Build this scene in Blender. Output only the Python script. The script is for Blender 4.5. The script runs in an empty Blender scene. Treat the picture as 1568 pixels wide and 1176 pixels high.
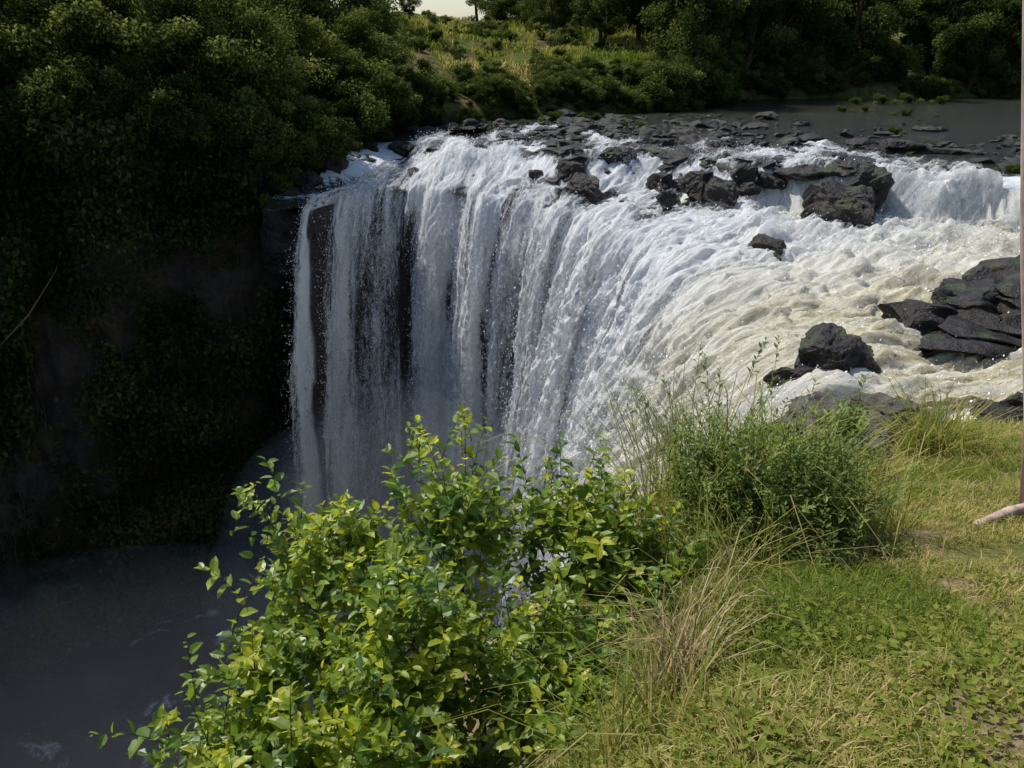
import bpy, math, random
import numpy as np
from mathutils import Vector
rng=np.random.default_rng(7); random.seed(7)
sc=bpy.context.scene
R=math.radians
# ------------------------------------------------------------ noise
_T=[rng.random((256,256)) for _ in range(12)]
def vn(x,y,seed=0):
    T=_T[seed%12]
    x=np.asarray(x,float)+seed*13.7; y=np.asarray(y,float)+seed*7.3
    ix=np.floor(x).astype(int); iy=np.floor(y).astype(int)
    fx=x-ix; fy=y-iy; fx=fx*fx*(3-2*fx); fy=fy*fy*(3-2*fy)
    a=T[ix&255,iy&255]; b=T[(ix+1)&255,iy&255]; c=T[ix&255,(iy+1)&255]; d=T[(ix+1)&255,(iy+1)&255]
    return (a*(1-fx)+b*fx)*(1-fy)+(c*(1-fx)+d*fx)*fy
def fbm(x,y,o=4,seed=0):
    s=0;a=.5;t=0
    for i in range(o):
        s=s+a*vn(x*2**i,y*2**i,seed+i); t+=a; a*=.5
    return s/t
def ss(a,b,x):
    t=np.clip((x-a)/(b-a),0,1); return t*t*(3-2*t)
# ------------------------------------------------------------ mesh helpers
def mk(name,V,F,mats,smooth=True,attrs=None,uv=None,fm=None,link=True):
    V=np.asarray(V,np.float32); F=np.asarray(F,np.int32)
    me=bpy.data.meshes.new(name); n,k=F.shape
    me.vertices.add(len(V)); me.vertices.foreach_set('co',V.ravel())
    me.loops.add(n*k); me.loops.foreach_set('vertex_index',F.ravel())
    me.polygons.add(n); me.polygons.foreach_set('loop_start',np.arange(0,n*k,k,dtype=np.int32))
    me.polygons.foreach_set('use_smooth',np.full(n,smooth,dtype=bool))
    if not isinstance(mats,(list,tuple)): mats=[mats]
    for m in mats: me.materials.append(m)
    if fm is not None: me.polygons.foreach_set('material_index',np.asarray(fm,np.int32))
    me.update(calc_edges=True)
    for nm,a in (attrs or {}).items():
        at=me.attributes.new(nm,'FLOAT','POINT'); at.data.foreach_set('value',np.asarray(a,np.float32).ravel())
    if uv is not None:
        l=me.uv_layers.new(name='UVMap'); l.data.foreach_set('uv',np.asarray(uv,np.float32)[F.ravel()].ravel())
    if not link: return me
    ob=bpy.data.objects.new(name,me); sc.collection.objects.link(ob); return ob
def gridF(nu,nv):
    i=np.arange(nu-1)[:,None]; j=np.arange(nv-1)[None,:]
    a=(i*nv+j).ravel(); return np.stack([a,a+nv,a+nv+1,a+1],1)
class Acc:
    def __init__(s): s.V=[];s.F=[];s.r=[];s.m=[];s.n=0
    def add(s,V,F,r,m=0):
        s.V.append(V); s.F.append(F+s.n); s.r.append(r); s.m.append(np.full(len(F),m)); s.n+=len(V)
    def make(s,name,mats,smooth=False,link=True):
        return mk(name,np.concatenate(s.V),np.concatenate(s.F),mats,smooth,{'rnd':np.concatenate(s.r)},fm=np.concatenate(s.m),link=link)
def nrm(v): return v/np.maximum(np.linalg.norm(v,axis=-1,keepdims=True),1e-9)
LEAF_V=np.array([[0,0,0],[.35,0,-.02],[.7,0,-.05],[1,0,-.14],[.28,.25,.06],[.66,.22,.03],[.28,-.25,.06],[.66,-.22,.03]])
LEAF_F=np.array([[0,1,4],[4,1,2],[4,2,5],[5,2,3],[0,6,1],[6,2,1],[6,7,2],[7,3,2]])
DIA_V=np.array([[0,0,0],[.5,.3,.06],[1,0,0],[.5,-.3,.06]]); DIA_F=np.array([[0,2,1],[0,3,2]])
LAN_V=np.array([[0,0,0],[.5,.13,.04],[1,0,-.1],[.5,-.13,.04]])
def leaves(acc,P,X,Z,S,r,tv=DIA_V,tf=DIA_F,m=0):
    X=nrm(X); Y=nrm(np.cross(Z,X)); Z=np.cross(X,Y)
    Fm=np.stack([X,Y,Z],1)
    V=P[:,None,:]+np.einsum('kc,ncd->nkd',tv,Fm)*S[:,None,None]
    n=len(P);k=len(tv)
    F=(tf[None]+(np.arange(n)*k)[:,None,None]).reshape(-1,3)
    acc.add(V.reshape(-1,3),F,np.repeat(r,k),m)
def tube(acc,pts,rad,sides=6,m=1,r=.5):
    pts=np.asarray(pts,float); n=len(pts); rad=np.broadcast_to(rad,(n,))
    T=nrm(np.gradient(pts,axis=0)); up=np.where(np.abs(T[:,2:3])>.9,[[1,0,0]],[[0,0,1]])
    A=nrm(np.cross(T,up)); B=np.cross(T,A)
    th=np.linspace(0,2*np.pi,sides,endpoint=False)
    V=pts[:,None]+rad[:,None,None]*(np.cos(th)[None,:,None]*A[:,None]+np.sin(th)[None,:,None]*B[:,None])
    F=[]
    for i in range(n-1):
        for j in range(sides):
            a=i*sides+j;b=i*sides+(j+1)%sides
            F+=[[a,b,b+sides],[a,b+sides,a+sides]]
    for j in range(1,sides-1):
        F.append([(n-1)*sides,(n-1)*sides+j,(n-1)*sides+j+1]); F.append([0,j+1,j])
    acc.add(V.reshape(-1,3),np.array(F),np.full(n*sides,r),m)
def rdir(n,g=None): return nrm((g or rng).normal(size=(n,3)))
def blades(acc,P,H,W,lean,r,m=0,curve=1.0):
    n=len(P); ang=rng.random(n)*6.283
    D=np.stack([np.cos(ang),np.sin(ang),np.zeros(n)],1); Sd=np.stack([-np.sin(ang),np.cos(ang),np.zeros(n)],1)
    Zv=np.array([0,0,1.])
    H=H[:,None];W=W[:,None];L=lean[:,None]
    p1=P+Zv*H*.5+D*H*L*.25*curve; p2=P+Zv*H*.85+D*H*L*.65*curve; p3=P+Zv*H*(1-.25*np.minimum(L,1.6))+D*H*L*1.05
    V=np.stack([P-Sd*W/2,P+Sd*W/2,p1-Sd*W*.45,p1+Sd*W*.45,p2-Sd*W*.3,p2+Sd*W*.3,p3],1)
    F=np.array([[0,1,3],[0,3,2],[2,3,5],[2,5,4],[4,5,6]])
    F=(F[None]+(np.arange(n)*7)[:,None,None]).reshape(-1,3)
    acc.add(V.reshape(-1,3),F,np.repeat(r,7),m)
# ------------------------------------------------------------ materials
class M:
    def __init__(s,name):
        s.m=bpy.data.materials.new(name); s.m.use_nodes=True; s.t=s.m.node_tree; s.N=s.t.nodes; s.N.clear()
        s.out=s.N.new('ShaderNodeOutputMaterial')
    def n(s,ty,**k):
        x=s.N.new(ty)
        for a,b in k.items(): setattr(x,a,b)
        return x
    def l(s,a,b): s.t.links.new(a,b)
    def ramp(s,fac,stops):
        r=s.n('ShaderNodeValToRGB'); e=r.color_ramp.elements
        while len(e)<len(stops): e.new(.5)
        for i,(p,c) in enumerate(stops): e[i].position=p; e[i].color=(*c,1) if len(c)==3 else c
        s.l(fac,r.inputs[0]); return r.outputs[0]
    def math(s,op,a,b=None,c=None,clamp=False):
        x=s.n('ShaderNodeMath',operation=op); x.use_clamp=clamp
        for i,v in enumerate([a,b,c]):
            if v is None: continue
            if isinstance(v,(int,float)): x.inputs[i].default_value=v
            else: s.l(v,x.inputs[i])
        return x.outputs[0]
    def maprange(s,v,a,b,c=0,d=1,smooth=True):
        x=s.n('ShaderNodeMapRange'); x.interpolation_type='SMOOTHSTEP' if smooth else 'LINEAR'
        s.l(v,x.inputs[0])
        for i,q in zip((1,2,3,4),(a,b,c,d)): x.inputs[i].default_value=q
        return x.outputs[0]
    def noise(s,vec,scale,det=4,rough=.55,dist=0):
        x=s.n('ShaderNodeTexNoise'); x.inputs['Scale'].default_value=scale; x.inputs['Detail'].default_value=det
        x.inputs['Roughness'].default_value=rough; x.inputs['Distortion'].default_value=dist
        if vec is not None: s.l(vec,x.inputs['Vector'])
        return x.outputs['Fac']
    def mapping(s,vec,scale,loc=(0,0,0)):
        x=s.n('ShaderNodeMapping'); x.inputs['Scale'].default_value=scale; x.inputs['Location'].default_value=loc
        s.l(vec,x.inputs['Vector']); return x.outputs[0]
    def mix(s,f,a,b):
        x=s.n('ShaderNodeMix',data_type='RGBA')
        for i,v in ((0,f),(6,a),(7,b)):
            if isinstance(v,(int,float)): x.inputs[i].default_value=v
            elif isinstance(v,tuple): x.inputs[i].default_value=(*v,1)
            else: s.l(v,x.inputs[i])
        return x.outputs[2]
    def bump(s,h,st,dist):
        b=s.n('ShaderNodeBump'); b.inputs['Strength'].default_value=st; b.inputs['Distance'].default_value=dist
        s.l(h,b.inputs['Height']); return b.outputs[0]
    def dif(s,col,normal=None):
        p=s.n('ShaderNodeBsdfDiffuse')
        if isinstance(col,tuple): p.inputs[0].default_value=(*col,1)
        else: s.l(col,p.inputs[0])
        if normal: s.l(normal,p.inputs['Normal'])
        return p.outputs[0]
    def pr(s,col,rough=.6,spec=.5,normal=None):
        p=s.n('ShaderNodeBsdfPrincipled')
        for nm,v in (('Base Color',col),('Roughness',rough),('Specular IOR Level',spec)):
            if isinstance(v,tuple): p.inputs[nm].default_value=(*v,1)
            elif isinstance(v,(int,float)): p.inputs[nm].default_value=v
            else: s.l(v,p.inputs[nm])
        if normal: s.l(normal,p.inputs['Normal'])
        return p.outputs[0]
    def mixs(s,f,a,b):
        x=s.n('ShaderNodeMixShader')
        if isinstance(f,(int,float)): x.inputs[0].default_value=f
        else: s.l(f,x.inputs[0])
        s.l(a,x.inputs[1]); s.l(b,x.inputs[2]); return x.outputs[0]
    def done(s,sh): s.l(sh,s.out.inputs[0]); return s.m
def leafmat(name,stops,trans=.35,rough=.5,spec=.4,val=1.7,far=False):
    a=M(name); at=a.n('ShaderNodeAttribute',attribute_name='rnd')
    col=a.ramp(at.outputs['Fac'],stops)
    p=a.dif(col) if far else a.pr(col,rough,spec)
    t=a.n('ShaderNodeBsdfTranslucent')
    st2=[(q,(min(c[0]*val*1.08,.9),min(c[1]*val,.9),c[2]*val*.8)) for q,c in stops]
    a.l(a.ramp(at.outputs['Fac'],st2),t.inputs[0])
    return a.done(a.mixs(trans,p,t.outputs[0]))
MAT={}
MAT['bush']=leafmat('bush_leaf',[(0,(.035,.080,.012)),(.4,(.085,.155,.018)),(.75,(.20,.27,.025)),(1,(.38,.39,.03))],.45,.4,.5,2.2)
MAT['shrub']=leafmat('shrub_leaf',[(0,(.055,.085,.02)),(.5,(.12,.18,.035)),(1,(.24,.29,.07))],.42,.5,.4,1.9)
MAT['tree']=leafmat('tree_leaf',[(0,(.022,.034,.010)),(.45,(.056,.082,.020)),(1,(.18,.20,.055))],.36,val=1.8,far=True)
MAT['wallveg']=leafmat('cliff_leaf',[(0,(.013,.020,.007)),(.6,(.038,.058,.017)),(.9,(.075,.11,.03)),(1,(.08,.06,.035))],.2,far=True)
MAT['grass']=leafmat('grass_blade',[(0,(.08,.12,.02)),(.4,(.17,.21,.035)),(.65,(.32,.29,.09)),(1,(.52,.40,.22))],.35,far=True,val=1.7)
MAT['straw']=leafmat('dry_straw',[(0,(.14,.11,.04)),(.6,(.32,.24,.12)),(1,(.52,.42,.26))],.25,far=True,val=1.4)
a=M('bark'); tc=a.n('ShaderNodeTexCoord'); nz=a.noise(tc.outputs['Object'],6,3)
MAT['bark']=a.done(a.dif(a.ramp(nz,[(.3,(.03,.022,.015)),(.7,(.10,.075,.05))])))
def rockmat(name,c0,c1,moss,wet,sc_=1.5):
    a=M(name); tc=a.n('ShaderNodeTexCoord'); P=tc.outputs['Object']
    n1=a.noise(P,sc_,6,.65); n2=a.noise(P,sc_*9,4,.6)
    col=a.ramp(n1,[(.3,c0),(.7,c1)])
    g=a.n('ShaderNodeNewGeometry'); sp=a.n('ShaderNodeSeparateXYZ'); a.l(g.outputs['Normal'],sp.inputs[0])
    mk_=a.math('MULTIPLY',a.maprange(sp.outputs[2],.2,.8),a.maprange(a.noise(P,sc_*.7,3),.52,.62))
    col=a.mix(a.math('MULTIPLY',mk_,moss),col,(.05,.08,.02))
    h=a.math('ADD',n1,a.math('MULTIPLY',n2,.35))
    return a.done(a.pr(col,a.maprange(n2,.35,.65,wet,min(wet+.35,1)),.35,a.bump(h,1,.18)))
MAT['rock']=rockmat('wet_basalt',(.006,.005,.005),(.038,.030,.025),.5,.28)
MAT['cliff']=rockmat('cliff_basalt',(.011,.009,.007),(.038,.030,.023),.5,.6,.5)
MAT['boulder']=rockmat('dry_boulder',(.05,.047,.042),(.17,.158,.14),.15,.75,3)
# ------------------------------------------------------------ layout curves
BR=np.array([
[ -9.9,40.6,-7.7,-.45,-.89,1.5,.82],
[ -9.2,42.6,-7.4,-.45,-.89,1.5,.82],
[ -7.4,44.8,-7.1,-.35,-.94,1.6,.74],
[ -4.9,45.2,-7.1,-.30,-.95,1.8,.66],
[ -2.2,43.8,-7.2,-.32,-.95,2.1,.90],
[  1.2,42.2,-7.5,-.45,-.89,2.3,.74],
[  3.6,38.6,-7.8,-.65,-.76,2.8,.96],
[  6.0,34.6,-8.1,-.78,-.62,3.2,1.0],
[  7.3,30.2,-8.6,-.88,-.47,3.6,1.08],
[  7.8,26.4,-9.0,-.96,-.28,3.8,1.15],
[  7.8,22.8,-9.3,-.99,-.12,3.8,1.15],
[  7.4,19.6,-9.6,-1.0,-.02,3.4,1.0]])
NS=950
kf=np.linspace(0,len(BR)-1,4000)
def cr(col,k):
    i=np.clip(np.floor(k).astype(int),0,len(BR)-2); t=k-i
    p0=col[np.maximum(i-1,0)];p1=col[i];p2=col[i+1];p3=col[np.minimum(i+2,len(BR)-1)]
    return .5*((2*p1)+(-p0+p2)*t+(2*p0-5*p1+4*p2-p3)*t**2+(-p0+3*p1-3*p2+p3)*t**3)
xf=cr(BR[:,0],kf);yf=cr(BR[:,1],kf)
sl=np.concatenate([[0],np.cumsum(np.hypot(np.diff(xf),np.diff(yf)))]); SL=sl[-1]
S=np.linspace(0,SL,NS); K=np.interp(S,sl,kf)
bx,by,bz,fdx,fdy,v0=[cr(BR[:,i],K) for i in range(6)]
wob=(fbm(S*.6,S*0,4,3)-.5)*3.0; bx=bx-fdx*wob; by=by-fdy*wob
fn=np.hypot(fdx,fdy); fdx/=fn; fdy/=fn
def sdist(x,y,P):
    best=np.full(x.shape,1e9); sg=np.ones(x.shape)
    for (ax,ay),(cx,cy) in zip(P[:-1],P[1:]):
        dx,dy=cx-ax,cy-ay; t=np.clip(((x-ax)*dx+(y-ay)*dy)/(dx*dx+dy*dy),0,1)
        d=np.hypot(x-ax-t*dx,y-ay-t*dy); c=dx*(y-ay)-dy*(x-ax)
        m=d<best-1e-6; best=np.where(m,d,best); sg=np.where(m,np.sign(c),sg)
    return best*sg
BL=[(-16,36)]+[(p[0],p[1]) for p in BR]+[(6.5,14),(5,5)]
LEDGE=[(-14,44.5),(-10,47.5),(-6.5,52),(-3,48.5),(1.5,51),(4.5,46.5),(8.5,47),(11.5,42.6),(16,41),(18,38.6),(23,38),(40,35),(120,30)]
def waves(x,y):
    k=ss(8,12,x)*ss(41,37,y)
    r=1-np.abs(2*fbm(x*.32+y*.1,y*.75,3,4)-1)*2.2
    return k*((fbm(x*.5,y*1.1,4,8)-.5)*.9+np.clip(r,-.5,1)*.24)
def zr(x,y):
    d=np.maximum(sdist(x,y,BL),0); q=sdist(x,y,LEDGE)+1.6*(fbm(x*.35,y*.35,3,9)-.5)
    w=np.interp(x,[-10,3,9,12,16],[4,4,3.4,2.2,1.2])+1.0*(fbm(x*.5,y*.5,2,5)-.5)
    lower=np.interp(x,[-2,4,9],[-7.2,-7.6,-8.0])-.065*np.clip(37-y,0,22)
    lower=lower-.5*np.exp(-d/1.8)
    return lower+(-6.0-lower)*ss(0,1,(q+w)/w)+waves(x,y)-.12*ss(8,12,x)*ss(41,37,y)
WP=np.array([(-10.6,46.5),(-12.2,43.4),(-14.6,41.8),(-19,40.8),(-26,38.5),(-34,33.5),(-40,24),(-43,8),(-45,-20)])
WPL=[(-10.6,47.5)]+[tuple(p) for p in WP[1:]]+[(-46,-400)]
sgn_w=float(np.sign(sdist(np.array([-50.]),np.array([60.]),WPL)[0]))
# ------------------------------------------------------------ water materials
def watermat(name,seed=0.0,tint=(.92,.93,.94),opaque=False):
    a=M(name); uv=a.n('ShaderNodeUVMap').outputs[0]
    de=a.n('ShaderNodeAttribute',attribute_name='dens').outputs['Fac']
    fo=a.n('ShaderNodeAttribute',attribute_name='tan').outputs['Fac']
    n1=a.noise(a.mapping(uv,(1.9,.13,1),(seed,seed,0)),1,2,.6,.6)
    n2=a.noise(a.mapping(uv,(6.0,1.0,1),(seed*2,1,0)),1,4,.75,1.4)
    n3=a.noise(a.mapping(uv,(15,7.5,1),(seed,3,0)),1,4,.85,1.2)
    v=a.math('ADD',a.math('ADD',a.math('MULTIPLY',n1,.26),a.math('MULTIPLY',n2,.36)),a.math('MULTIPLY',n3,.38))
    v2=a.math('ADD',v,a.math('MULTIPLY',a.math('SUBTRACT',de,.5),.38))
    al=a.maprange(v2,.44,.61)
    h=a.math('ADD',a.math('MULTIPLY',n2,.4),a.math('MULTIPLY',n3,.9))
    col=a.mix(fo,a.ramp(v2,[(.45,(.66,.70,.72)),(.64,tint)]),a.ramp(v,[(.40,(.44,.37,.20)),(.49,(.76,.70,.50)),(.57,(.93,.91,.82))]))
    nb=a.bump(h,.8,.14)
    p=a.dif(col,nb)
    if opaque: return a.done(p)
    tr=a.n('ShaderNodeBsdfTranslucent'); a.l(col,tr.inputs[0])
    sh=a.mixs(.30,p,tr.outputs[0])
    tp=a.n('ShaderNodeBsdfTransparent')
    return a.done(a.mixs(al,tp.outputs[0],sh))
MAT['fall']=watermat('falling_water',seed=0.); MAT['fall2']=watermat('falling_veil',seed=5.3)
def dens_of(K,S,T,seed):
    base=cr(BR[:,6],K)[:,None]*np.ones_like(T)
    n=(fbm(S[:,None]*.9,T*.05,3,seed)-.5)*.9*np.clip(1.35-base,.2,1)
    d=base+n
    Kw=K[:,None]+(fbm(S[:,None]*.3,T*.13,3,seed+3)-.5)*.6
    for kc,wd,am,t0 in ((1.75,.18,.26,2),(2.75,.26,.36,1),(5.0,.22,.26,3),(6.12,.09,.45,2),(5.75,.1,.4,-4),(7.05,.06,.35,0),(4.55,.08,.4,-3),(6.6,.06,.4,-6),(7.5,.06,.4,-5),(3.7,.05,.35,-3),(4.15,.05,.3,-3),(8.0,.04,.3,-4)):
        d=d-am*np.exp(-((Kw-kc)/wd)**2)*ss(t0-2,t0+2,T)*(.5+1.0*fbm(T*.4,S[:,None]*.7,3,seed+5))
    return d
def sheet(name,mat,off,seed,dadd,NU=170,NF=260):
    up=np.linspace(17,0,NU,endpoint=False)
    dp=np.linspace(0,1,NF)**1.05*23.5
    T=np.concatenate([-up,dp])[None,:]*np.ones((NS,1))
    X=np.zeros_like(T);Y=X.copy();Z=X.copy()
    U=up[None,:]
    X[:,:NU]=(bx-0)[:,None]-fdx[:,None]*U; Y[:,:NU]=by[:,None]-fdy[:,None]*U
    Z[:,:NU]=zr(X[:,:NU],Y[:,:NU])
    z0=zr(bx,by)[:,None]-.02
    tau=-.12+np.sqrt(.0144+2*dp[None,:]/9.8)
    o=v0[:,None]*tau*(1+.12*off)
    X[:,NU:]=bx[:,None]+fdx[:,None]*o; Y[:,NU:]=by[:,None]+fdy[:,None]*o
    Z[:,NU:]=z0-dp[None,:]
    s=S[:,None]
    big=(fbm(s*.8,T*.11,3,seed)-.5); mid=(fbm(s*1.9+big*3,T*.7,4,seed+2)-.5); fine=(fbm(s*6,T*3.2,3,seed+4)-.5)
    amp=np.interp(K,[0,3,6,9,11],[.6,.7,1,1.25,1.15])[:,None]
    lump=(fbm(s*.75+big,T*.42,4,seed+5)-.5)*1.0*ss(3.5,6,K)[:,None]*ss(-13,-8,T)*ss(7,0,T)
    D=(big*1.5*ss(-1,4,T)+mid*.65+fine*.42+lump)*amp+off*.22
    out=ss(-1.5,2.5,T)
    X+=fdx[:,None]*D*out; Y+=fdy[:,None]*D*out; Z+=(D*.9+.16)*(1-out*.75)
    dn=dens_of(K,S,T,seed+1)+dadd
    calm=ss(-3,-15,T); slope=np.clip(np.interp(K,[0,5,8,9,11],[1,1,.7,.2,.1]),0,1)[:,None]
    dn=np.where(T<0,dn-calm*slope*.6+(fbm(X*.5,Y*.35,3,2)-.55)*1.7*ss(0,-3,T)*slope,dn)
    dn=dn-ss(17,23.5,T)*.12
    dn=dn-ss(.2,0,K)[:,None]*.5*(.4+fbm(T*.5,s*2,3,2))
    tan=ss(7.8,9.4,K)[:,None]*ss(7,-3,T)*ss(.28,.52,fbm(X*.12+3,Y*.3,2,6)+.14)+0*T
    tan=np.maximum(tan,.65*ss(7.2,9,K)[:,None]*ss(15,0,T))
    V=np.stack([X,Y,Z],-1).reshape(-1,3)
    uv=np.stack([s+0*T,T],-1).reshape(-1,2)
    F=gridF(NS,T.shape[1]); bad=((sdist(X,Y,WPL)*sgn_w>-1.3)&(T<-.5)).ravel()
    F=F[~bad[F].any(1)]
    ob=mk(name,V,F,mat,True,{'dens':dn.ravel(),'tan':tan.ravel()},uv)
    return ob,(X,Y,Z,dn,T)
fallroot=bpy.data.objects.new('waterfall',None); sc.collection.objects.link(fallroot)
o1,dat=sheet('main_sheet',MAT['fall'],0,0,.02)
o2,dat2=sheet('veil_sheet',MAT['fall2'],1.6,6,-.24,NU=60)
o1.parent=fallroot; o2.parent=fallroot
a=M('spray'); MAT['spray']=a.done(a.dif((.92,.93,.94)))
X,Y,Z,dn,T=dat2; acc=Acc()
n=120000; i=rng.integers(0,X.shape[0],n); j=rng.integers(10,X.shape[1],n)
keep=(dn[i,j]>.1+rng.random(n)*.5); i=i[keep];j=j[keep]
P=np.stack([X[i,j],Y[i,j],Z[i,j]],1)
spd=np.sqrt(np.clip(T[i,j],0,25)/10)
P+=rng.normal(size=P.shape)*.18+np.stack([fdx[i],fdy[i],0*i],1)*(np.abs(rng.normal(size=len(i)))*.28)[:,None]
X_=np.stack([fdx[i]*.3,fdy[i]*.3,-1-spd],1)+rng.normal(size=P.shape)*.5
leaves(acc,P,X_,rdir(len(P)),.03+.07*rng.random(len(P))**2,rng.random(len(P)))
sp=acc.make('spray_droplets',MAT['spray']); sp.parent=fallroot
# ------------------------------------------------------------ cliff behind falls
dpt=np.linspace(0,25,120)
tau=np.sqrt(2*dpt/9.8)[None,:]
rockoff=v0[:,None]*tau*.55-.7
s=S[::3,None]; ro=rockoff[::3]
ra=np.interp(K[::3],[0,4,7],[.5,.8,1])[:,None]
dsp=((fbm(s*.5,dpt[None]*.35,4,1)-.5)*1.5+(vn(s*.9,dpt[None]*.25,4)>.5)*.35)*ra
CX=bx[::3,None]+fdx[::3,None]*(ro+dsp); CY=by[::3,None]+fdy[::3,None]*(ro+dsp)
CZ=(zr(bx,by)[::3]-.2)[:,None]-dpt[None]
mk('waterfall_cliff',np.stack([CX,CY,CZ],-1).reshape(-1,3),gridF(*CX.shape),MAT['cliff'])
# ------------------------------------------------------------ river surface
a=M('river_water'); tc=a.n('ShaderNodeTexCoord'); P=tc.outputs['Object']
fo=a.n('ShaderNodeAttribute',attribute_name='foam').outputs['Fac']; lo=a.n('ShaderNodeAttribute',attribute_name='low').outputs['Fac']
nw=a.noise(a.mapping(P,(.40,1.1,1)),1,5,.70,1.0); nf=a.noise(a.mapping(P,(2.0,4.5,2)),1,5,.82,.8)
v=a.math('ADD',a.math('MULTIPLY',nw,.55),a.math('MULTIPLY',nf,.45))
f=a.maprange(a.math('ADD',v,a.math('MULTIPLY',fo,.5)),.68,.80)
calm=a.mix(lo,(.020,.021,.011),(.28,.24,.12))
foam=a.mix(lo,(.8,.82,.84),a.ramp(v,[(.42,(.50,.43,.25)),(.50,(.80,.75,.56)),(.57,(.94,.92,.84))]))
col=a.mix(f,calm,foam)
MAT['river']=a.done(a.pr(col,a.maprange(f,0,1,.12,.75),.3,a.bump(v,.9,.4)))
gx=np.arange(-12,110,.25); gy=np.arange(15,100,.25)
X,Y=np.meshgrid(gx,gy,indexing='ij'); sd=sdist(X,Y,BL)
Z=zr(X,Y)-.03
q=sdist(X,Y,LEDGE)
low=1-ss(-2,0,q); low=low*ss(6,12,X)
foam=np.exp(-np.maximum(np.abs(q+.8)-.8,0)/1.0)*.8+.72*low+.25*np.exp(-np.maximum(q,0)/6)
foam=foam+(fbm(X*.2,Y*.5,3,3)-.5)*.5*(1-low)+(fbm(X*.15,Y*.4,3,10)-.5)*.35*low
turb=.04+.2*np.clip(foam,0,1)*(1-low)
Z=Z+(fbm(X*.6,Y*1.2,4,8)-.5)*turb*1.4+(fbm(X*2,Y*3,2,5)-.5)*.3*low
F=gridF(len(gx),len(gy)); wdr=sdist(X,Y,WPL)*sgn_w
ok=((sd>-.1)&((wdr<-1.3)|(Y>48))).ravel()[F].all(1)
mk('river',np.stack([X,Y,Z],-1).reshape(-1,3),F[ok],MAT['river'],True,{'foam':foam.ravel(),'low':low.ravel()})
t_=np.linspace(0,1,500); LX=np.interp(t_,[0,.12,.25,.45,1],[11.5,16,18.5,23,46]); LY=np.interp(LX,[11.5,16,18,23,40,60],[42.6,41,38.6,38,35,34])-.15
sC=np.concatenate([[0],np.cumsum(np.hypot(np.diff(LX),np.diff(LY)))])
h=np.linspace(0,1,60)[None,:]
rip=(fbm(sC*1.2,sC*0,3,2)-.5)[:,None]*1.2
CX=LX[:,None]-.35*h+0*rip; CY=LY[:,None]+1.2-2.4*h**.8+rip*.9+(fbm(sC[:,None]*4,h*3,3,4)-.5)*.5
CZ=-5.9-2.2*h**1.5+(fbm(sC[:,None]*5,h*5,3,6)-.5)*.25+(fbm(sC*.6,sC*0,3,7)-.5)[:,None]*.5*(1-h)
dnc=.34+(fbm(sC*.6,sC*0,3,9)[:,None]-.45)*2.8+.7*h
cc=mk('upper_cascade',np.stack([CX,CY,CZ],-1).reshape(-1,3),gridF(500,60),MAT['fall'],True,{'dens':dnc.ravel(),'tan':(.35+0*dnc).ravel()},np.stack([sC[:,None]+0*h,0*sC[:,None]+h*2.4+40],-1).reshape(-1,2))
cc.parent=fallroot
# ------------------------------------------------------------ rocks
import bmesh
def ico(sub):
    bm=bmesh.new(); bmesh.ops.create_icosphere(bm,subdivisions=sub,radius=1)
    V=np.array([v.co[:] for v in bm.verts]); F=np.array([[v.index for v in f.verts] for f in bm.faces]); bm.free(); return V,F
IV,IF=ico(3); IV4,IF4=ico(5)
def rock(acc,c,size,flat=.6,hi=False,planes=10,g=None,nz=.35):
    g=g or rng
    V=(IV4 if hi else IV).copy(); F=IF4 if hi else IF
    for _ in range(planes):
        n_=rdir(1,g)[0]; hh=g.uniform(.38,.75); d=V@n_-hh; V-=np.maximum(d,0)[:,None]*n_
    V+=.05*np.stack([np.sin(V[:,1]*7+c[0]),np.sin(V[:,2]*8+c[1]),np.sin(V[:,0]*6)],1)
    V+=nrm(V)*((fbm(V[:,0]*4+c[0]*3,V[:,1]*4+V[:,2]*4+c[1],4,2)-.5)*nz)[:,None]
    V*=np.array([g.uniform(.9,1.5),g.uniform(.8,1.1),flat])*size
    an=g.random()*6.28; ca,sa=math.cos(an),math.sin(an)
    V=V@np.array([[ca,sa,0],[-sa,ca,0],[0,0,1]])
    acc.add(V+np.array(c),F,np.full(len(V),g.random()))
acc=Acc(); cnt=0
while cnt<950:
    x=rng.uniform(-7,36); y=rng.uniform(40,72)
    q_=float(sdist(np.array([x]),np.array([y]),LEDGE)[0])
    if q_<-3.2 or (x>12 and q_<-.8): continue
    pr=math.exp(-max(q_-4,0)/8)*(.06+.94*float(ss(.43,.55,fbm(np.array([x*.22]),np.array([y*.3]),2,4))[0]))
    if x<2: pr*=.5
    if rng.random()>pr: continue
    z=float(zr(np.array([x]),np.array([y]))[0]); sz=.20+1.0*rng.random()**3
    rock(acc,(x,y,z+.03*sz),sz,rng.uniform(.3,.6)); cnt+=1
acc.make('river_rocks',MAT['rock'])
def outcrop(name,lst,mat='rock',hi=True,seed=3,nz=.35):
    acc=Acc(); g=np.random.default_rng(seed)
    for c,sz,fl in lst: rock(acc,c,sz,fl,hi,g=g,nz=nz)
    return acc.make(name,MAT[mat],smooth=False)
outcrop('rock_outcrop',[((15.4,37.0,-7.1),1.4,1.1),((14.6,38.0,-7.1),1.1,1.1),((16.4,38.4,-6.6),1.3,.9)])
outcrop('rock_outcrop',[((10.4,40.2,-7.0),.9,1.1),((9.6,41.6,-6.8),1.0,.9),((11.6,41.8,-6.6),.9,.9),((12.8,41.8,-6.6),.9,.8)])
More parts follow.
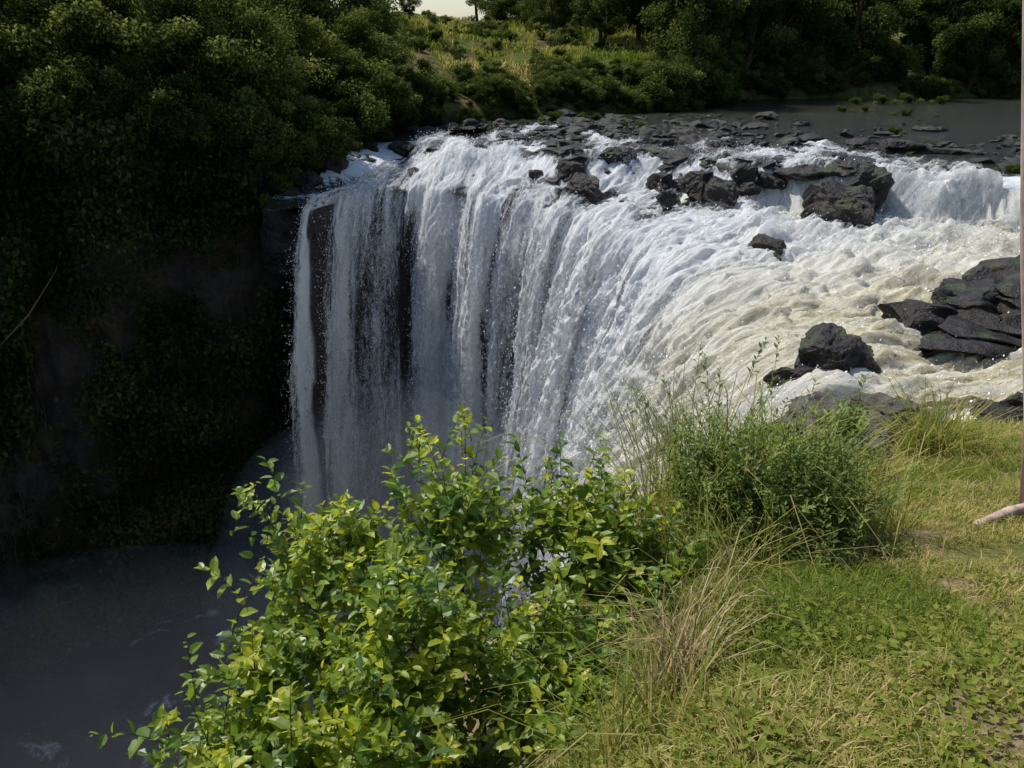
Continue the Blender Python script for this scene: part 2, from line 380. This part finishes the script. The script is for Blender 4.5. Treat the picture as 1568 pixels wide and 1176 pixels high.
outcrop('rock_outcrop',[((3.9,42.0,-7.1),1.0,1.0),((3.3,44.2,-6.7),1.1,.8),((5.4,45.8,-6.5),1.2,.8),((6.6,47.0,-6.3),1.1,.7),((3.2,49.2,-6.2),1.0,.7),((4.6,47.8,-6.2),1.2,.6)])
outcrop('rock_outcrop',[((10.6,32.8,-7.9),.8,.8),((7.9,43.2,-7.0),.9,.8),((7.4,39.6,-7.2),.6,.9)])
outcrop('rock_outcrop',[((-6.3,50.5,-6.2),1.1,.6),((-4.2,47.9,-6.7),.8,.8),((-1.9,49.6,-6.3),1.2,.7),((-3.6,51,-6.1),1.3,.5),((-.2,51.5,-6.1),1.2,.6),((1.4,45.4,-7.0),.6,.8)])
outcrop('rock_outcrop',[((12,51,-6.0),1.2,.6),((9,50,-6.0),1.1,.6),((14.5,46,-6.0),1.3,.5),((18,45,-6),1.2,.5),((22,48,-6),1.3,.5)])
outcrop('rock_outcrop',[((-10.9,43.8,-7.2),1.5,.9),((-11.4,42.2,-8.3),1.4,1.2),((-10.1,46,-6.7),1.5,.7),((-9.3,48,-6.4),1.4,.6),((-11.6,41.2,-9.6),1.5,1.2),((-10.8,42.2,-9.4),1.0,1.3),((-9,50.2,-6.3),1.3,.5),((-11.8,45.4,-5.8),1.8,.8)])
sl_=[]
g_=np.random.default_rng(11)
for u in np.linspace(0,1,18):
    x=12.6+u*11; y=24.2+u*5.0; zt=-8.45+.8*min(u*2.4,1)
    sl_.append(((x,y+g_.normal()*.3,zt-.1),1.35+.9*min(u*2,1),.5+.2*u))
    sl_.append(((x+.4,y-1.2+g_.normal()*.25,zt-.25),1.3+.6*min(u*2,1),.42+.15*u))
outcrop('rock_slab',sl_,seed=21,nz=.25)
outcrop('boulder',[((8.8,21.5,-8.7),1.35,.85),((9.9,21.9,-8.7),1.2,.75),((8.1,21.1,-9.1),.9,.8),((10.8,22.3,-8.85),.9,.7)],seed=5,nz=.4)
outcrop('river_rocks',[((12.2,18.3,-8.7),.6,.7),((13.2,18.6,-8.7),.8,.7),((11.4,17.7,-8.7),.6,.6),((14.5,18.4,-8.8),.8,.6)])
# ------------------------------------------------------------ near bank
XE=([-20,0,2.7,5.7,10,17,20,30],[-1,.3,.85,1.25,2.9,5.9,7.0,8])
def zb(x,y):
    x=np.asarray(x,float);y=np.asarray(y,float)
    base=-1.13-.42*np.clip(y,-1,30)
    xe=np.interp(y,*XE); d=xe-x+ (fbm(y*.8,x*0,3,2)-.5)*.5
    drop=np.where(d>0,np.minimum(d,1.4)*.95+np.maximum(d-1.4,0)*3.2,0)
    z=base-drop+(fbm(x*.7,y*.7,4,3)-.5)*.28+(fbm(x*3,y*3,3,5)-.5)*.06
    z=z-ss(17.3,20,y+(fbm(x*.3,y*0,2,6)-.5)*3)*2.5
    return np.maximum(z,-31)
a=M('bank_soil'); tc=a.n('ShaderNodeTexCoord'); P=tc.outputs['Object']
n1=a.noise(P,1.2,5,.6); n2=a.noise(P,25,5,.7)
col=a.mix(a.maprange(n1,.40,.56),a.ramp(n2,[(.3,(.10,.075,.04)),(.7,(.33,.25,.15))]),a.ramp(n2,[(.3,(.06,.07,.02)),(.7,(.18,.18,.06))]))
MAT['soil']=a.done(a.dif(col,a.bump(n2,.8,.04)))
gx=np.concatenate([np.arange(-12,-1,.25),np.arange(-1,9,.07),np.arange(9,70,.4)]); gy=np.concatenate([np.arange(-20,0,.5),np.arange(0,12,.07),np.arange(12,24,.15)])
X,Y=np.meshgrid(gx,gy,indexing='ij'); Z=zb(X,Y)
mk('grassy_bank',np.stack([X,Y,Z],-1).reshape(-1,3),gridF(len(gx),len(gy)),MAT['soil'])
acc=Acc(); n=250000
y=1.0*np.exp(rng.random(n)*math.log(19)); xe=np.interp(y,*XE); x=xe-.7+rng.random(n)*(.72*y+1.6-xe+.7)
patch=fbm(x*1.1,y*1.1,3,7); fine=fbm(x*5,y*5,2,9)
dry=ss(.40,.58,fbm(x*.9+5,y*.9,3,1)+.17*ss(.1,1.3,x-.3*y-.6))
keep=rng.random(n)<ss(.32,.52,patch*.45+fine*.55-.05*dry); x=x[keep];y=y[keep];dry=dry[keep]; n=len(x)
sca=np.interp(y,[1,4,10,19],[1,1.3,2.2,3.2])
r=np.clip(.2+.42*dry+rng.normal(size=n)*.22,0,1)
blades(acc,np.stack([x,y,zb(x,y)-.01],1),(.018+.05*rng.random(n)**1.5)*sca,(.0032+.003*rng.random(n))*sca,rng.random(n)*1.9,r)
n=26000
y=1.0*np.exp(rng.random(n)*math.log(14)); xe=np.interp(y,*XE); x=xe-.5+rng.random(n)*(.6*y+.9-xe+.5)
keep=fbm(x*.9,y*.9,3,10)+.12*rng.random(n)-.08*(x-xe)>.48; x=x[keep];y=y[keep]; n=len(x)
sca=np.interp(y,[1,4,14],[1,1.2,2.2]); ax=rdir(n); ax[:,2]*=.35
leaves(acc,np.stack([x,y,zb(x,y)+.01+.05*rng.random(n)],1),ax,np.array([0,0,1.])+.6*rng.normal(size=(n,3)),(.016+.028*rng.random(n))*sca,np.clip(.15+.45*rng.random(n),0,1))
acc.make('grass',MAT['grass'])
def tuft(name,c,n,h,rad,mat,lean=.9,r0=0,r1=1,w=.006):
    acc=Acc(); an=rng.random(n)*6.28; rr=rad*np.sqrt(rng.random(n))
    P=np.stack([c[0]+rr*np.cos(an),c[1]+rr*np.sin(an),0*an],1); P[:,2]=zb(P[:,0],P[:,1])-.02
    H=h*(.35+.65*rng.random(n)); 
    blades(acc,P,H,w*(.7+.6*rng.random(n)),lean*rng.random(n)*1.5,r0+(r1-r0)*rng.random(n))
    return acc.make(name,MAT[mat])
tuft('tall_grass',(5.7,9.9),500,1.0,.3,'grass',1.3,.1,.8,.014)
tuft('tall_grass',(6.6,10.6),250,.6,.4,'grass',1.2,.1,.8,.014)
tuft('tall_grass',(1.25,4.75),550,1.15,.45,'grass',1.0,.1,.8,.008)
tuft('tall_grass',(1.75,4.9),450,1.05,.45,'grass',1.0,.1,.8,.008)
tuft('tall_grass',(2.3,4.7),300,.6,.35,'grass',1.1,.1,.8,.007)
tuft('dry_grass',(.62,2.45),280,.42,.13,'straw',.9,.1,1,.005)
tuft('dry_grass',(.80,2.9),100,.4,.25,'straw',.9,.1,1,.005)
tuft('tall_grass',(.45,2.1),200,.4,.22,'grass',1.2,.1,.8,.006)
tuft('tall_grass',(1.1,3.9),350,.45,.4,'grass',1.2,.1,.8,.006)
tuft('tall_grass',(3.6,7.9),400,.4,.9,'grass',1.3,.1,.9,.01)
tuft('tall_grass',(2.4,5.9),400,.4,.7,'grass',1.3,.1,.9,.008)
outcrop('boulder',[((5.4,11.4,-5.65),.75,.7),((6.2,12.2,-5.9),.8,.7),((4.7,10.8,-5.5),.5,.7)],'boulder')
outcrop('boulder',[((4.1,8.9,-4.85),.42,.5),((4.7,9.5,-5.0),.45,.5),((3.6,8.6,-4.8),.3,.5)],'boulder')
outcrop('boulder',[((6.0,13.2,-6.6),.9,.8),((7.2,13.8,-6.7),.8,.7),((7.2,15.5,-7.6),1.0,.7)],'boulder')
outcrop('boulder',[((10.0,17.3,-8.5),.8,.6)],'boulder')
# ------------------------------------------------------------ foreground bush
ELL=[(-.93,3.68,-2.66,.46),(-.31,3.89,-2.62,.50),(.37,4.02,-2.72,.49),(.76,3.8,-2.90,.44),(-1.05,3.14,-2.9,.42),(-.51,3.09,-2.75,.5),(.12,3.14,-2.9,.5),(-1.28,2.88,-3.12,.33),(-.53,2.68,-2.95,.5),(.33,2.75,-2.9,.42),(.62,3.2,-2.9,.35),(-.95,2.6,-3.1,.4)]
acc=Acc()
root=np.array([-.1,3.0,-3.6])
for e in ELL:
    c=np.array(e[:3]); 
    p=np.linspace(0,1,7)[:,None]; mid=root*(1-p)+c*p+np.sin(p*3.1)*np.array([[0,0,-.12]])+rng.normal(size=(7,3))*.015
    tube(acc,mid,np.linspace(.022,.008,7),6)
def shoots(acc,ell,nshoot,ls,nl,slen,tv=LEAF_V,tf=LEAF_F,stem=.0028,jut=.12,upb=.5,pitch=.55):
    w=np.array([e[3]**2 for e in ell]); w/=w.sum()
    for _ in range(nshoot):
        e=ell[rng.choice(len(ell),p=w)]; c=np.array(e[:3]); R_=e[3]
        d=rdir(1)[0]; 
        if d[2]<-.45: d[2]=-d[2]
        tip=c+d*R_*(rng.uniform(.62,1.0)+ (rng.random()<.2)*rng.uniform(0,jut)/R_)
        dirn=nrm(d+np.array([0,0,upb])+rng.normal(size=3)*.35)
        L=slen*rng.uniform(.6,1.2); k=6; tt=np.linspace(0,1,k)[:,None]
        base=tip-dirn*L; pts=base+dirn*L*tt+np.array([0,0,.12*L])*(tt*(1-tt)*4)
        tube(acc,pts,np.linspace(stem,stem*.4,k),3,1,.5)
        m=nl; u=np.linspace(.12,1,m); P=base+dirn*L*u[:,None]+np.array([0,0,.12*L])*(u*(1-u)*4)[:,None]
        sidev=nrm(np.cross(dirn,[0,0,1.])); s2=np.cross(dirn,sidev); phi=np.arange(m)*2.4+rng.random()*6
        X_=np.cos(phi)[:,None]*sidev+np.sin(phi)[:,None]*s2*.8+dirn*pitch+rng.normal(size=(m,3))*.2; X_[:,2]-=.1
        Zn=np.array([0,0,1.])+dirn*.3+rng.normal(size=(m,3))*.45
        sz=ls*(.4+.8*rng.random(m))*(1-.45*u**3)
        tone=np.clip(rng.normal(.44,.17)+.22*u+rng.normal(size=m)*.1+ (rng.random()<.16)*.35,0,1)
        leaves(acc,P,X_,Zn,sz,tone,tv,tf)
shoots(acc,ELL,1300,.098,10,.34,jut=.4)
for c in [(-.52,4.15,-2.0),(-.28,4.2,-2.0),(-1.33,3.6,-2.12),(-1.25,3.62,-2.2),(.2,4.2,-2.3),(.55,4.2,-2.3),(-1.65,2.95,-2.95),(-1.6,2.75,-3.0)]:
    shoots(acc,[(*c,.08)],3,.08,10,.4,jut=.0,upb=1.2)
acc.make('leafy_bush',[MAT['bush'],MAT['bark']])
EL2=[(1.55,4.15,-2.62,.44),(1.25,4.3,-2.55,.4),(1.9,4.3,-2.62,.42),(1.5,4.2,-2.32,.38),(1.2,4.5,-2.38,.34),(1.85,4.4,-2.4,.32),(2.12,4.3,-2.9,.34),(1.12,4.0,-2.85,.34),(1.65,3.85,-2.85,.38)]
acc=Acc()
for e in EL2:
    p=np.linspace(0,1,5)[:,None]; tube(acc,np.array([1.55,4.15,-3.0])*(1-p)+np.array(e[:3])*p,np.linspace(.015,.005,5),5)
shoots(acc,EL2,900,.055,17,.42,LAN_V*np.array([1,1.6,1]),DIA_F,.002,.45,1.1,.9)
acc.make('shrub',[MAT['shrub'],MAT['bark']])
acc=Acc()
shoots(acc,[(3.45,7.6,-3.75,.35),(3.2,7.4,-3.9,.3)],60,.12,9,.4,upb=.9); tube(acc,[(3.4,7.5,float(zb(3.4,7.5))),(3.4,7.5,-3.9)],.012)
acc.make('weed_plant',[MAT['shrub'],MAT['bark']])
# ------------------------------------------------------------ gorge walls
wl=np.concatenate([[0],np.cumsum(np.hypot(*np.diff(WP,axis=0).T))]); ws=np.linspace(0,wl[-1],420)
wx=np.interp(ws,wl,WP[:,0]); wy=np.interp(ws,wl,WP[:,1])
ker=np.ones(9)/9; wx[4:-4]=np.convolve(wx,ker,'valid'); wy[4:-4]=np.convolve(wy,ker,'valid')
tx=np.gradient(wx);ty=np.gradient(wy);tn=np.hypot(tx,ty); nx=-ty/tn; ny=tx/tn
hh=np.linspace(0,1,130)[None,:]
rim=np.interp(ws,[0,4,12,30],[-6.0,-4.6,-3.0,-2.3])[:,None]
ZW=rim-(31.5+rim)*hh
W0=ss(2,16,ws)[:,None]
off=(hh*4.0+(fbm(ws[:,None]*.22,hh*5,4,2)-.35)*4.2)*W0+(fbm(ws[:,None]*1.2,hh*22,3,6)-.5)*1.0
sgn=1.0
if (nx[200]*(-wx[200])+ny[200]*(-wy[200]))<0: sgn=-1
WX=wx[:,None]+sgn*nx[:,None]*off; WY=wy[:,None]+sgn*ny[:,None]*off
mk('gorge_cliff',np.stack([WX,WY,ZW],-1).reshape(-1,3),gridF(420,130),MAT['cliff'])
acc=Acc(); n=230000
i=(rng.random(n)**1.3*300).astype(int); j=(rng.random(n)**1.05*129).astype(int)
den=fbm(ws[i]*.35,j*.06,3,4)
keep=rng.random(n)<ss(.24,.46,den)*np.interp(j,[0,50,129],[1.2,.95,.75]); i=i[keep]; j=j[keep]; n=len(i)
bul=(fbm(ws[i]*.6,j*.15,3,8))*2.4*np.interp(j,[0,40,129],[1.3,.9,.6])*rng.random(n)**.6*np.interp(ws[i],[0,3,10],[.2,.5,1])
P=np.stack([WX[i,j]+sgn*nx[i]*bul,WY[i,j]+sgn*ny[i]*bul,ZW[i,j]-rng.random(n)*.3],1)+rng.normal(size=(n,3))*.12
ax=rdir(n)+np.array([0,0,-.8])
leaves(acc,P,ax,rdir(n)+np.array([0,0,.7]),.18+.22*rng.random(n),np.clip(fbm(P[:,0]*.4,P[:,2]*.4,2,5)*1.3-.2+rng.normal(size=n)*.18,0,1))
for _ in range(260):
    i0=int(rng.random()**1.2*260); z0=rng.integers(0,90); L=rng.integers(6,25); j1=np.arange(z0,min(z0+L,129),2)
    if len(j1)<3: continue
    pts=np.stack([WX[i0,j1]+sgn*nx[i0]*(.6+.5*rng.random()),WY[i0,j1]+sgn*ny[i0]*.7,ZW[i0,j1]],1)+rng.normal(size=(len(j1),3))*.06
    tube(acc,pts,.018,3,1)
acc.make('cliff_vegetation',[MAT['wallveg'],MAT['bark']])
a=M('gorge_pool'); tc=a.n('ShaderNodeTexCoord'); P=tc.outputs['Object']
v=a.noise(P,.22,7,.7,.8)
MAT['pool']=a.done(a.pr(a.mix(a.maprange(v,.56,.66),(.012,.016,.018),(.5,.53,.55)),.3,.4,a.bump(v,.6,.5)))
g=120; gx=np.linspace(-60,20,g); gy=np.linspace(-30,50,g); X,Y=np.meshgrid(gx,gy,indexing='ij')
mk('plunge_pool',np.stack([X,Y,-30.2+(fbm(X*.4,Y*.4,4,1)-.5)*.8],-1).reshape(-1,3),gridF(g,g),MAT['pool'])
# ------------------------------------------------------------ far terrain
SH=([-12,-10,-8,-5,4,14,26,60,400],[40,47,55,64,71,76,91,95,95])
def hz(x,y):
    x=np.asarray(x,float);y=np.asarray(y,float)
    h=y-np.interp(x,*SH)+(fbm(x*.15,y*0,2,3)-.5)*3*ss(-9,0,x)
    wd=sdist(x,y,WPL)*sgn_w
    crest=np.interp(x,[-60,-20,-10,10,30],[5,2.4,1.5,3.0,3.5])
    base=-6.9+1.6*ss(-.5,2.5,h)
    rise=np.interp(np.clip(h,0,400),[0,10,50,75,400],[0,.35,1,1.02,.9])
    zri=np.where(h>-1,base+(crest+5.3)*rise,-33)
    zle=np.where(wd>.8,np.interp(wd,[0,2,30,80],[-4.5,-3.2,-1,3]),-33)
    z=np.where(x<-11,zle,np.where(x<-9,np.minimum(np.maximum(zri,-33),np.maximum(zle,zri)),zri))
    hl=np.where(x<-10,wd,h)
    z=z+(fbm(x*.12,y*.12,4,7)-.5)*2.6*np.clip(hl/12,0,1)
    return z
a=M('hillside'); tc=a.n('ShaderNodeTexCoord'); P=tc.outputs['Object']
n1=a.noise(P,.16,6,.65); n2=a.noise(P,1.3,6,.75)
col=a.mix(a.maprange(n1,.42,.6),a.ramp(n2,[(.35,(.035,.055,.016)),(.65,(.14,.16,.045))]),a.ramp(n2,[(.35,(.07,.055,.03)),(.65,(.22,.17,.09))]))
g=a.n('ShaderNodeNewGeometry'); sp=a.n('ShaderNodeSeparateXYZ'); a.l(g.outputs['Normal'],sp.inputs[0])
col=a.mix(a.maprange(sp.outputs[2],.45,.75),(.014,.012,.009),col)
MAT['hill']=a.done(a.dif(col,a.bump(n2,.9,.5)))
gx=np.concatenate([[-3000,-1200,-500,-250],np.arange(-150,-60,3),np.arange(-60,90,.7),np.arange(90,200,4),[300,600,1400,3000]])
gy=np.concatenate([[-1500,-500,-150,-60],np.arange(-30,36,2),np.arange(36,130,.7),np.arange(130,240,5),[300,450,800,1500,3500]])
X,Y=np.meshgrid(gx,gy,indexing='ij'); Z=hz(X,Y)
near=(X>-11)&(Y<40); Z=np.where(near,np.where(X>70,-9,-33),Z)
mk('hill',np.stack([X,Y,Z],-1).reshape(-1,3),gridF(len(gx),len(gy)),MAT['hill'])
acc=Acc(); n=60000
x=rng.uniform(-20,26,n); y=rng.uniform(74,122,n); kp=rng.random(n)<ss(.38,.6,fbm(x*.3,y*.3,3,2)); x=x[kp];y=y[kp];n=len(x)
blades(acc,np.stack([x,y,hz(x,y)],1),.25+.5*rng.random(n),.07+.06*rng.random(n),rng.random(n)*1.2,np.clip(.35+.9*(fbm(x*.2,y*.2,2,8)-.4)+rng.normal(size=n)*.15,0,1))
acc.make('hillside_grass',MAT['grass'])
# ------------------------------------------------------------ trees
def tree_mesh(name,H,W,nl,ls,trunk=.3,clumps=34,base=.3):
    acc=Acc()
    top=np.array([rng.normal()*.5,rng.normal()*.5,H*.8]); p=np.linspace(0,1,8)[:,None]
    tp=top*p+np.sin(p*4)*np.array([[.25,.15,0]]); tube(acc,tp,np.linspace(trunk,trunk*.25,8),7)
    C=[]
    for k in range(clumps):
        d=rdir(1)[0]; rr=rng.uniform(.45,1)
        c=np.array([d[0]*W*rr,d[1]*W*rr,H*(base+(1-base)*.5)+d[2]*H*(1-base)*.5*rr]); C.append(c)
        if k%2==0:
            b=tp[int(np.clip((c[2]/H-.15)*8,1,6))]; q_=np.linspace(0,1,5)[:,None]
            tube(acc,b*(1-q_)+c*q_+np.array([[0,0,.4]])*np.sin(q_*3.1),np.linspace(trunk*.3,.03,5),4)
    C=np.array(C); cr_=W*rng.uniform(.16,.42,clumps); tone=rng.uniform(.05,.75,clumps)
    i=rng.integers(0,clumps,nl); d=rdir(nl)*(rng.random(nl)**.45)[:,None]; d[:,2]*=.7
    P=C[i]+d*cr_[i][:,None]
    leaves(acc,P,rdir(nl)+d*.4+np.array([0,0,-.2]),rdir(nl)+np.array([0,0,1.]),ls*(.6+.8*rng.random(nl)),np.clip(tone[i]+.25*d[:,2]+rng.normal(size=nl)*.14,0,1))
    return acc.make(name,[MAT['tree'],MAT['bark']],link=False)
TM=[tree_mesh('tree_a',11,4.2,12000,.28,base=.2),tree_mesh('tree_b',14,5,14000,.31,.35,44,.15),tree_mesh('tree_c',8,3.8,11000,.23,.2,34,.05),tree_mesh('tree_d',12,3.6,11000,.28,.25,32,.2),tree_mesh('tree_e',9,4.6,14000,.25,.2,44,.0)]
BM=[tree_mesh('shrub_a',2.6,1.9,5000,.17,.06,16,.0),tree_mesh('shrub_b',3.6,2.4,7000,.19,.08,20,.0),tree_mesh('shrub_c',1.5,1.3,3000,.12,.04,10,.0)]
def put(me,name,x,y,s,par=None,z=None,dz=-.15):
    zz=float(hz(np.array([x]),np.array([y]))[0]) if z is None else z
    if zz<-9: return None
    o=bpy.data.objects.new(name,me); sc.collection.objects.link(o)
    o.location=(x,y,zz+dz); o.rotation_euler=(0,0,rng.random()*6.28); o.scale=(s*rng.uniform(.9,1.1),s*rng.uniform(.9,1.1),s)
    if par: o.parent=par
    return o
woods=bpy.data.objects.new('riverside_forest',None); sc.collection.objects.link(woods)
und=bpy.data.objects.new('riverbank_shrubs',None); sc.collection.objects.link(und)
def shy(x): return float(np.interp(x,*SH))
for _ in range(80):
    x=rng.uniform(15,76); y=shy(x)+2+rng.random()**1.4*19
    put(TM[rng.integers(0,5)],'forest_tree',x,y,rng.uniform(.8,1.25),woods)
for _ in range(56):
    x=rng.uniform(-40,-12.5); yb=float(np.interp(-x,[11,18,26,34,40],[45.5,43,40.5,36.5,28])); y=yb+rng.random()*9
    put(TM[[2,4,4][rng.integers(0,3)]],'forest_tree',x,y,rng.uniform(.5,.9),woods,dz=-.6)
for _ in range(60):
    x=rng.uniform(-55,-11.5); y=54+rng.random()*30
    if x>-19 and y>62+(-x-11)*2: continue
    put(TM[rng.integers(0,5)],'forest_tree',x,y,rng.uniform(.7,1.0),woods)
for _ in range(18):
    x=rng.uniform(-80,-22); put(TM[rng.integers(0,5)],'forest_tree',x,rng.uniform(85,115),rng.uniform(.8,1.1),woods)
for _ in range(20):
    x=rng.uniform(-5.5,18); put(TM[rng.integers(0,5)],'forest_tree',x,rng.uniform(106,124),rng.uniform(.35,.75),woods)
for _ in range(150):
    x=rng.uniform(-9.5,30); y=shy(x)+.8+rng.random()**1.7*7
    sm=.55 if -6<x<13 else 1
    put(BM[rng.integers(0,3)],'bank_shrub',x,y,rng.uniform(.7,1.2)*sm,und)
for _ in range(80):
    x=rng.uniform(28,75); y=shy(x)+.5+rng.random()*4
    put(BM[rng.integers(0,3)],'bank_shrub',x,y,rng.uniform(.7,1.2),und)
for _ in range(150):
    i=rng.integers(0,240); put(BM[rng.integers(0,3)],'bank_shrub',wx[i]-sgn*nx[i]*rng.uniform(-.8,3),wy[i]-sgn*ny[i]*rng.uniform(-.8,3),rng.uniform(.6,1.1),und,z=float(rim[i,0])-.7)
for x,y,z,s in [(-11.2,44.2,-6.3,.7),(-11.6,43.0,-7.2,.6),(-10.3,46.8,-6.3,.7),(-11.9,42.0,-8.2,.6),(-9.6,48.6,-6.2,.6),(-9.4,51,-6.2,.6),(-12.4,42.6,-6.0,.9),(-8.6,53.5,-6.2,.7)]:
    put(BM[0],'bank_shrub',x,y,s,und,z=z)
for _ in range(130):
    x=rng.uniform(-18,24); y=rng.uniform(76,122); put(BM[rng.integers(0,2)*2],'hill_shrub',x,y,rng.uniform(.3,.9),und)
for x,y,s,k in [(-8.2,60,.42,2),(-9.6,62,.55,4),(-10.2,57,.55,4),(-10.5,66,.6,4),(-9.5,52,.4,4),(-10.5,52,.45,2),(10,100,.95,3),(14,98,.8,1),(8,116,.7,0),(3,122,.6,0),(-18,104,.6,0),(6,108,.55,2),(9.5,94,.7,0),(-10.5,116,.25,2),(-13,114,.35,0)]:
    put(TM[k],'tree',x,y,s)
for x,y,s in [(-1.5,58,.55),(1,62,.6),(9.5,60,.6),(10.5,56.5,.5),(25,50,.5),(26,57,.6),(33,72,.7),(29,75,.6),(31,76,.6),(24.5,41,.5),(25.5,39.5,.6),(13,64,.45),(5,66,.7),(3,67,.8),(7,68,.6),(-3,56,.5),(-2,60,.5),(8,63,.5),(36,84,.9),(39,85,.9),(42,85,.8),(34,84,.7)]:
    put(BM[2],'river_plant',x,y,s,z=-6.2)
# ------------------------------------------------------------ wooden post and rail
a=M('weathered_wood'); tc=a.n('ShaderNodeTexCoord'); nz=a.noise(a.mapping(tc.outputs['Object'],(12,12,2)),1,5)
MAT['wood']=a.done(a.pr(a.ramp(nz,[(.3,(.30,.21,.17)),(.7,(.58,.45,.39))]),.8,.2,a.bump(nz,.6,.03)))
fr=bpy.data.objects.new('wooden_fence',None); sc.collection.objects.link(fr)
acc=Acc(); tube(acc,[(3.89,5.15,-3.6),(3.64,5.15,-2.4),(3.32,5.15,-1.2),(2.99,5.15,.2),(2.82,5.15,.9)],[.075,.07,.068,.064,.06],12,0); p=acc.make('post',MAT['wood'],True); p.parent=fr
acc=Acc(); tube(acc,[(3.30,4.95,-3.19),(3.6,5.07,-3.15),(4.0,5.2,-3.14),(5.2,5.5,-3.1)],[.03,.036,.034,.04],10,0); p=acc.make('bottom_rail',MAT['wood'],True); p.parent=fr
acc=Acc(); tube(acc,[(3.42,5.3,-1.05),(3.33,5.1,-1.05),(4.6,5.3,-1.0)],[.03,.04,.045],10,0); p=acc.make('top_rail',MAT['wood'],True); p.parent=fr
acc=Acc(); tube(acc,[(-2.6,2.2,-5),(-2.7,2.6,-3),(-2.6,3.0,-1.7),(-2.3,3.25,-1.32),(-2.08,3.35,-1.1),(-1.95,3.4,-.92),(-1.92,3.42,-.84)],[.02,.012,.005,.004,.003,.002,.0015],5,1)
acc.make('bare_twig',[MAT['bark'],MAT['bark']],True)
# ------------------------------------------------------------ mist
def mistm(name,d):
    a=M(name); vs=a.n('ShaderNodeVolumeScatter'); vs.inputs['Color'].default_value=(.86,.92,1,1); vs.inputs['Density'].default_value=d; a.l(vs.outputs[0],a.out.inputs[1]); return a.m
mr=bpy.data.objects.new('mist',None); sc.collection.objects.link(mr)
def mistblob(nm,c,sx,sy,sz,d):
    V=IV*1.0; V=V*(1+.5*(fbm(V[:,0]*1.5+c[0],V[:,1]*1.5+V[:,2],3,3)-.5))[:,None]
    o=mk(nm,V*np.array([sx,sy,sz])+np.array(c),IF,mistm(nm,d)); o.parent=mr
mistblob('low_haze',(-20,20,-31),26,20,13,.008)
mistblob('plunge_mist',(-6,35.5,-25),10,7,9,.030)
# ------------------------------------------------------------ light, sky, camera
sd_=Vector((-.47,.30,.83)).normalized()
el=math.asin(sd_.z); az=math.atan2(sd_.x,sd_.y)
L=bpy.data.lights.new('sun','SUN'); L.energy=5; L.angle=R(.5); L.color=(1,.96,.89); lo_=bpy.data.objects.new('sun',L); sc.collection.objects.link(lo_); lo_.rotation_euler=sd_.to_track_quat('Z','Y').to_euler()
w=bpy.data.worlds.new('World'); sc.world=w; w.use_nodes=True; nt=w.node_tree
bg=nt.nodes['Background']; sky=nt.nodes.new('ShaderNodeTexSky'); sky.sky_type='NISHITA'; sky.sun_disc=False; sky.sun_elevation=el; sky.sun_rotation=az; nt.links.new(sky.outputs[0],bg.inputs[0]); bg.inputs[1].default_value=.135
cam=bpy.data.cameras.new('camera'); cam.lens=28.7; cam.sensor_width=36; cam.clip_end=6000; cam.clip_start=.05
co=bpy.data.objects.new('camera',cam); sc.collection.objects.link(co); co.location=(0,0,0); co.rotation_euler=(R(67),0,0); sc.camera=co
sc.view_settings.view_transform='Standard'; sc.view_settings.look='None'; sc.view_settings.exposure=0
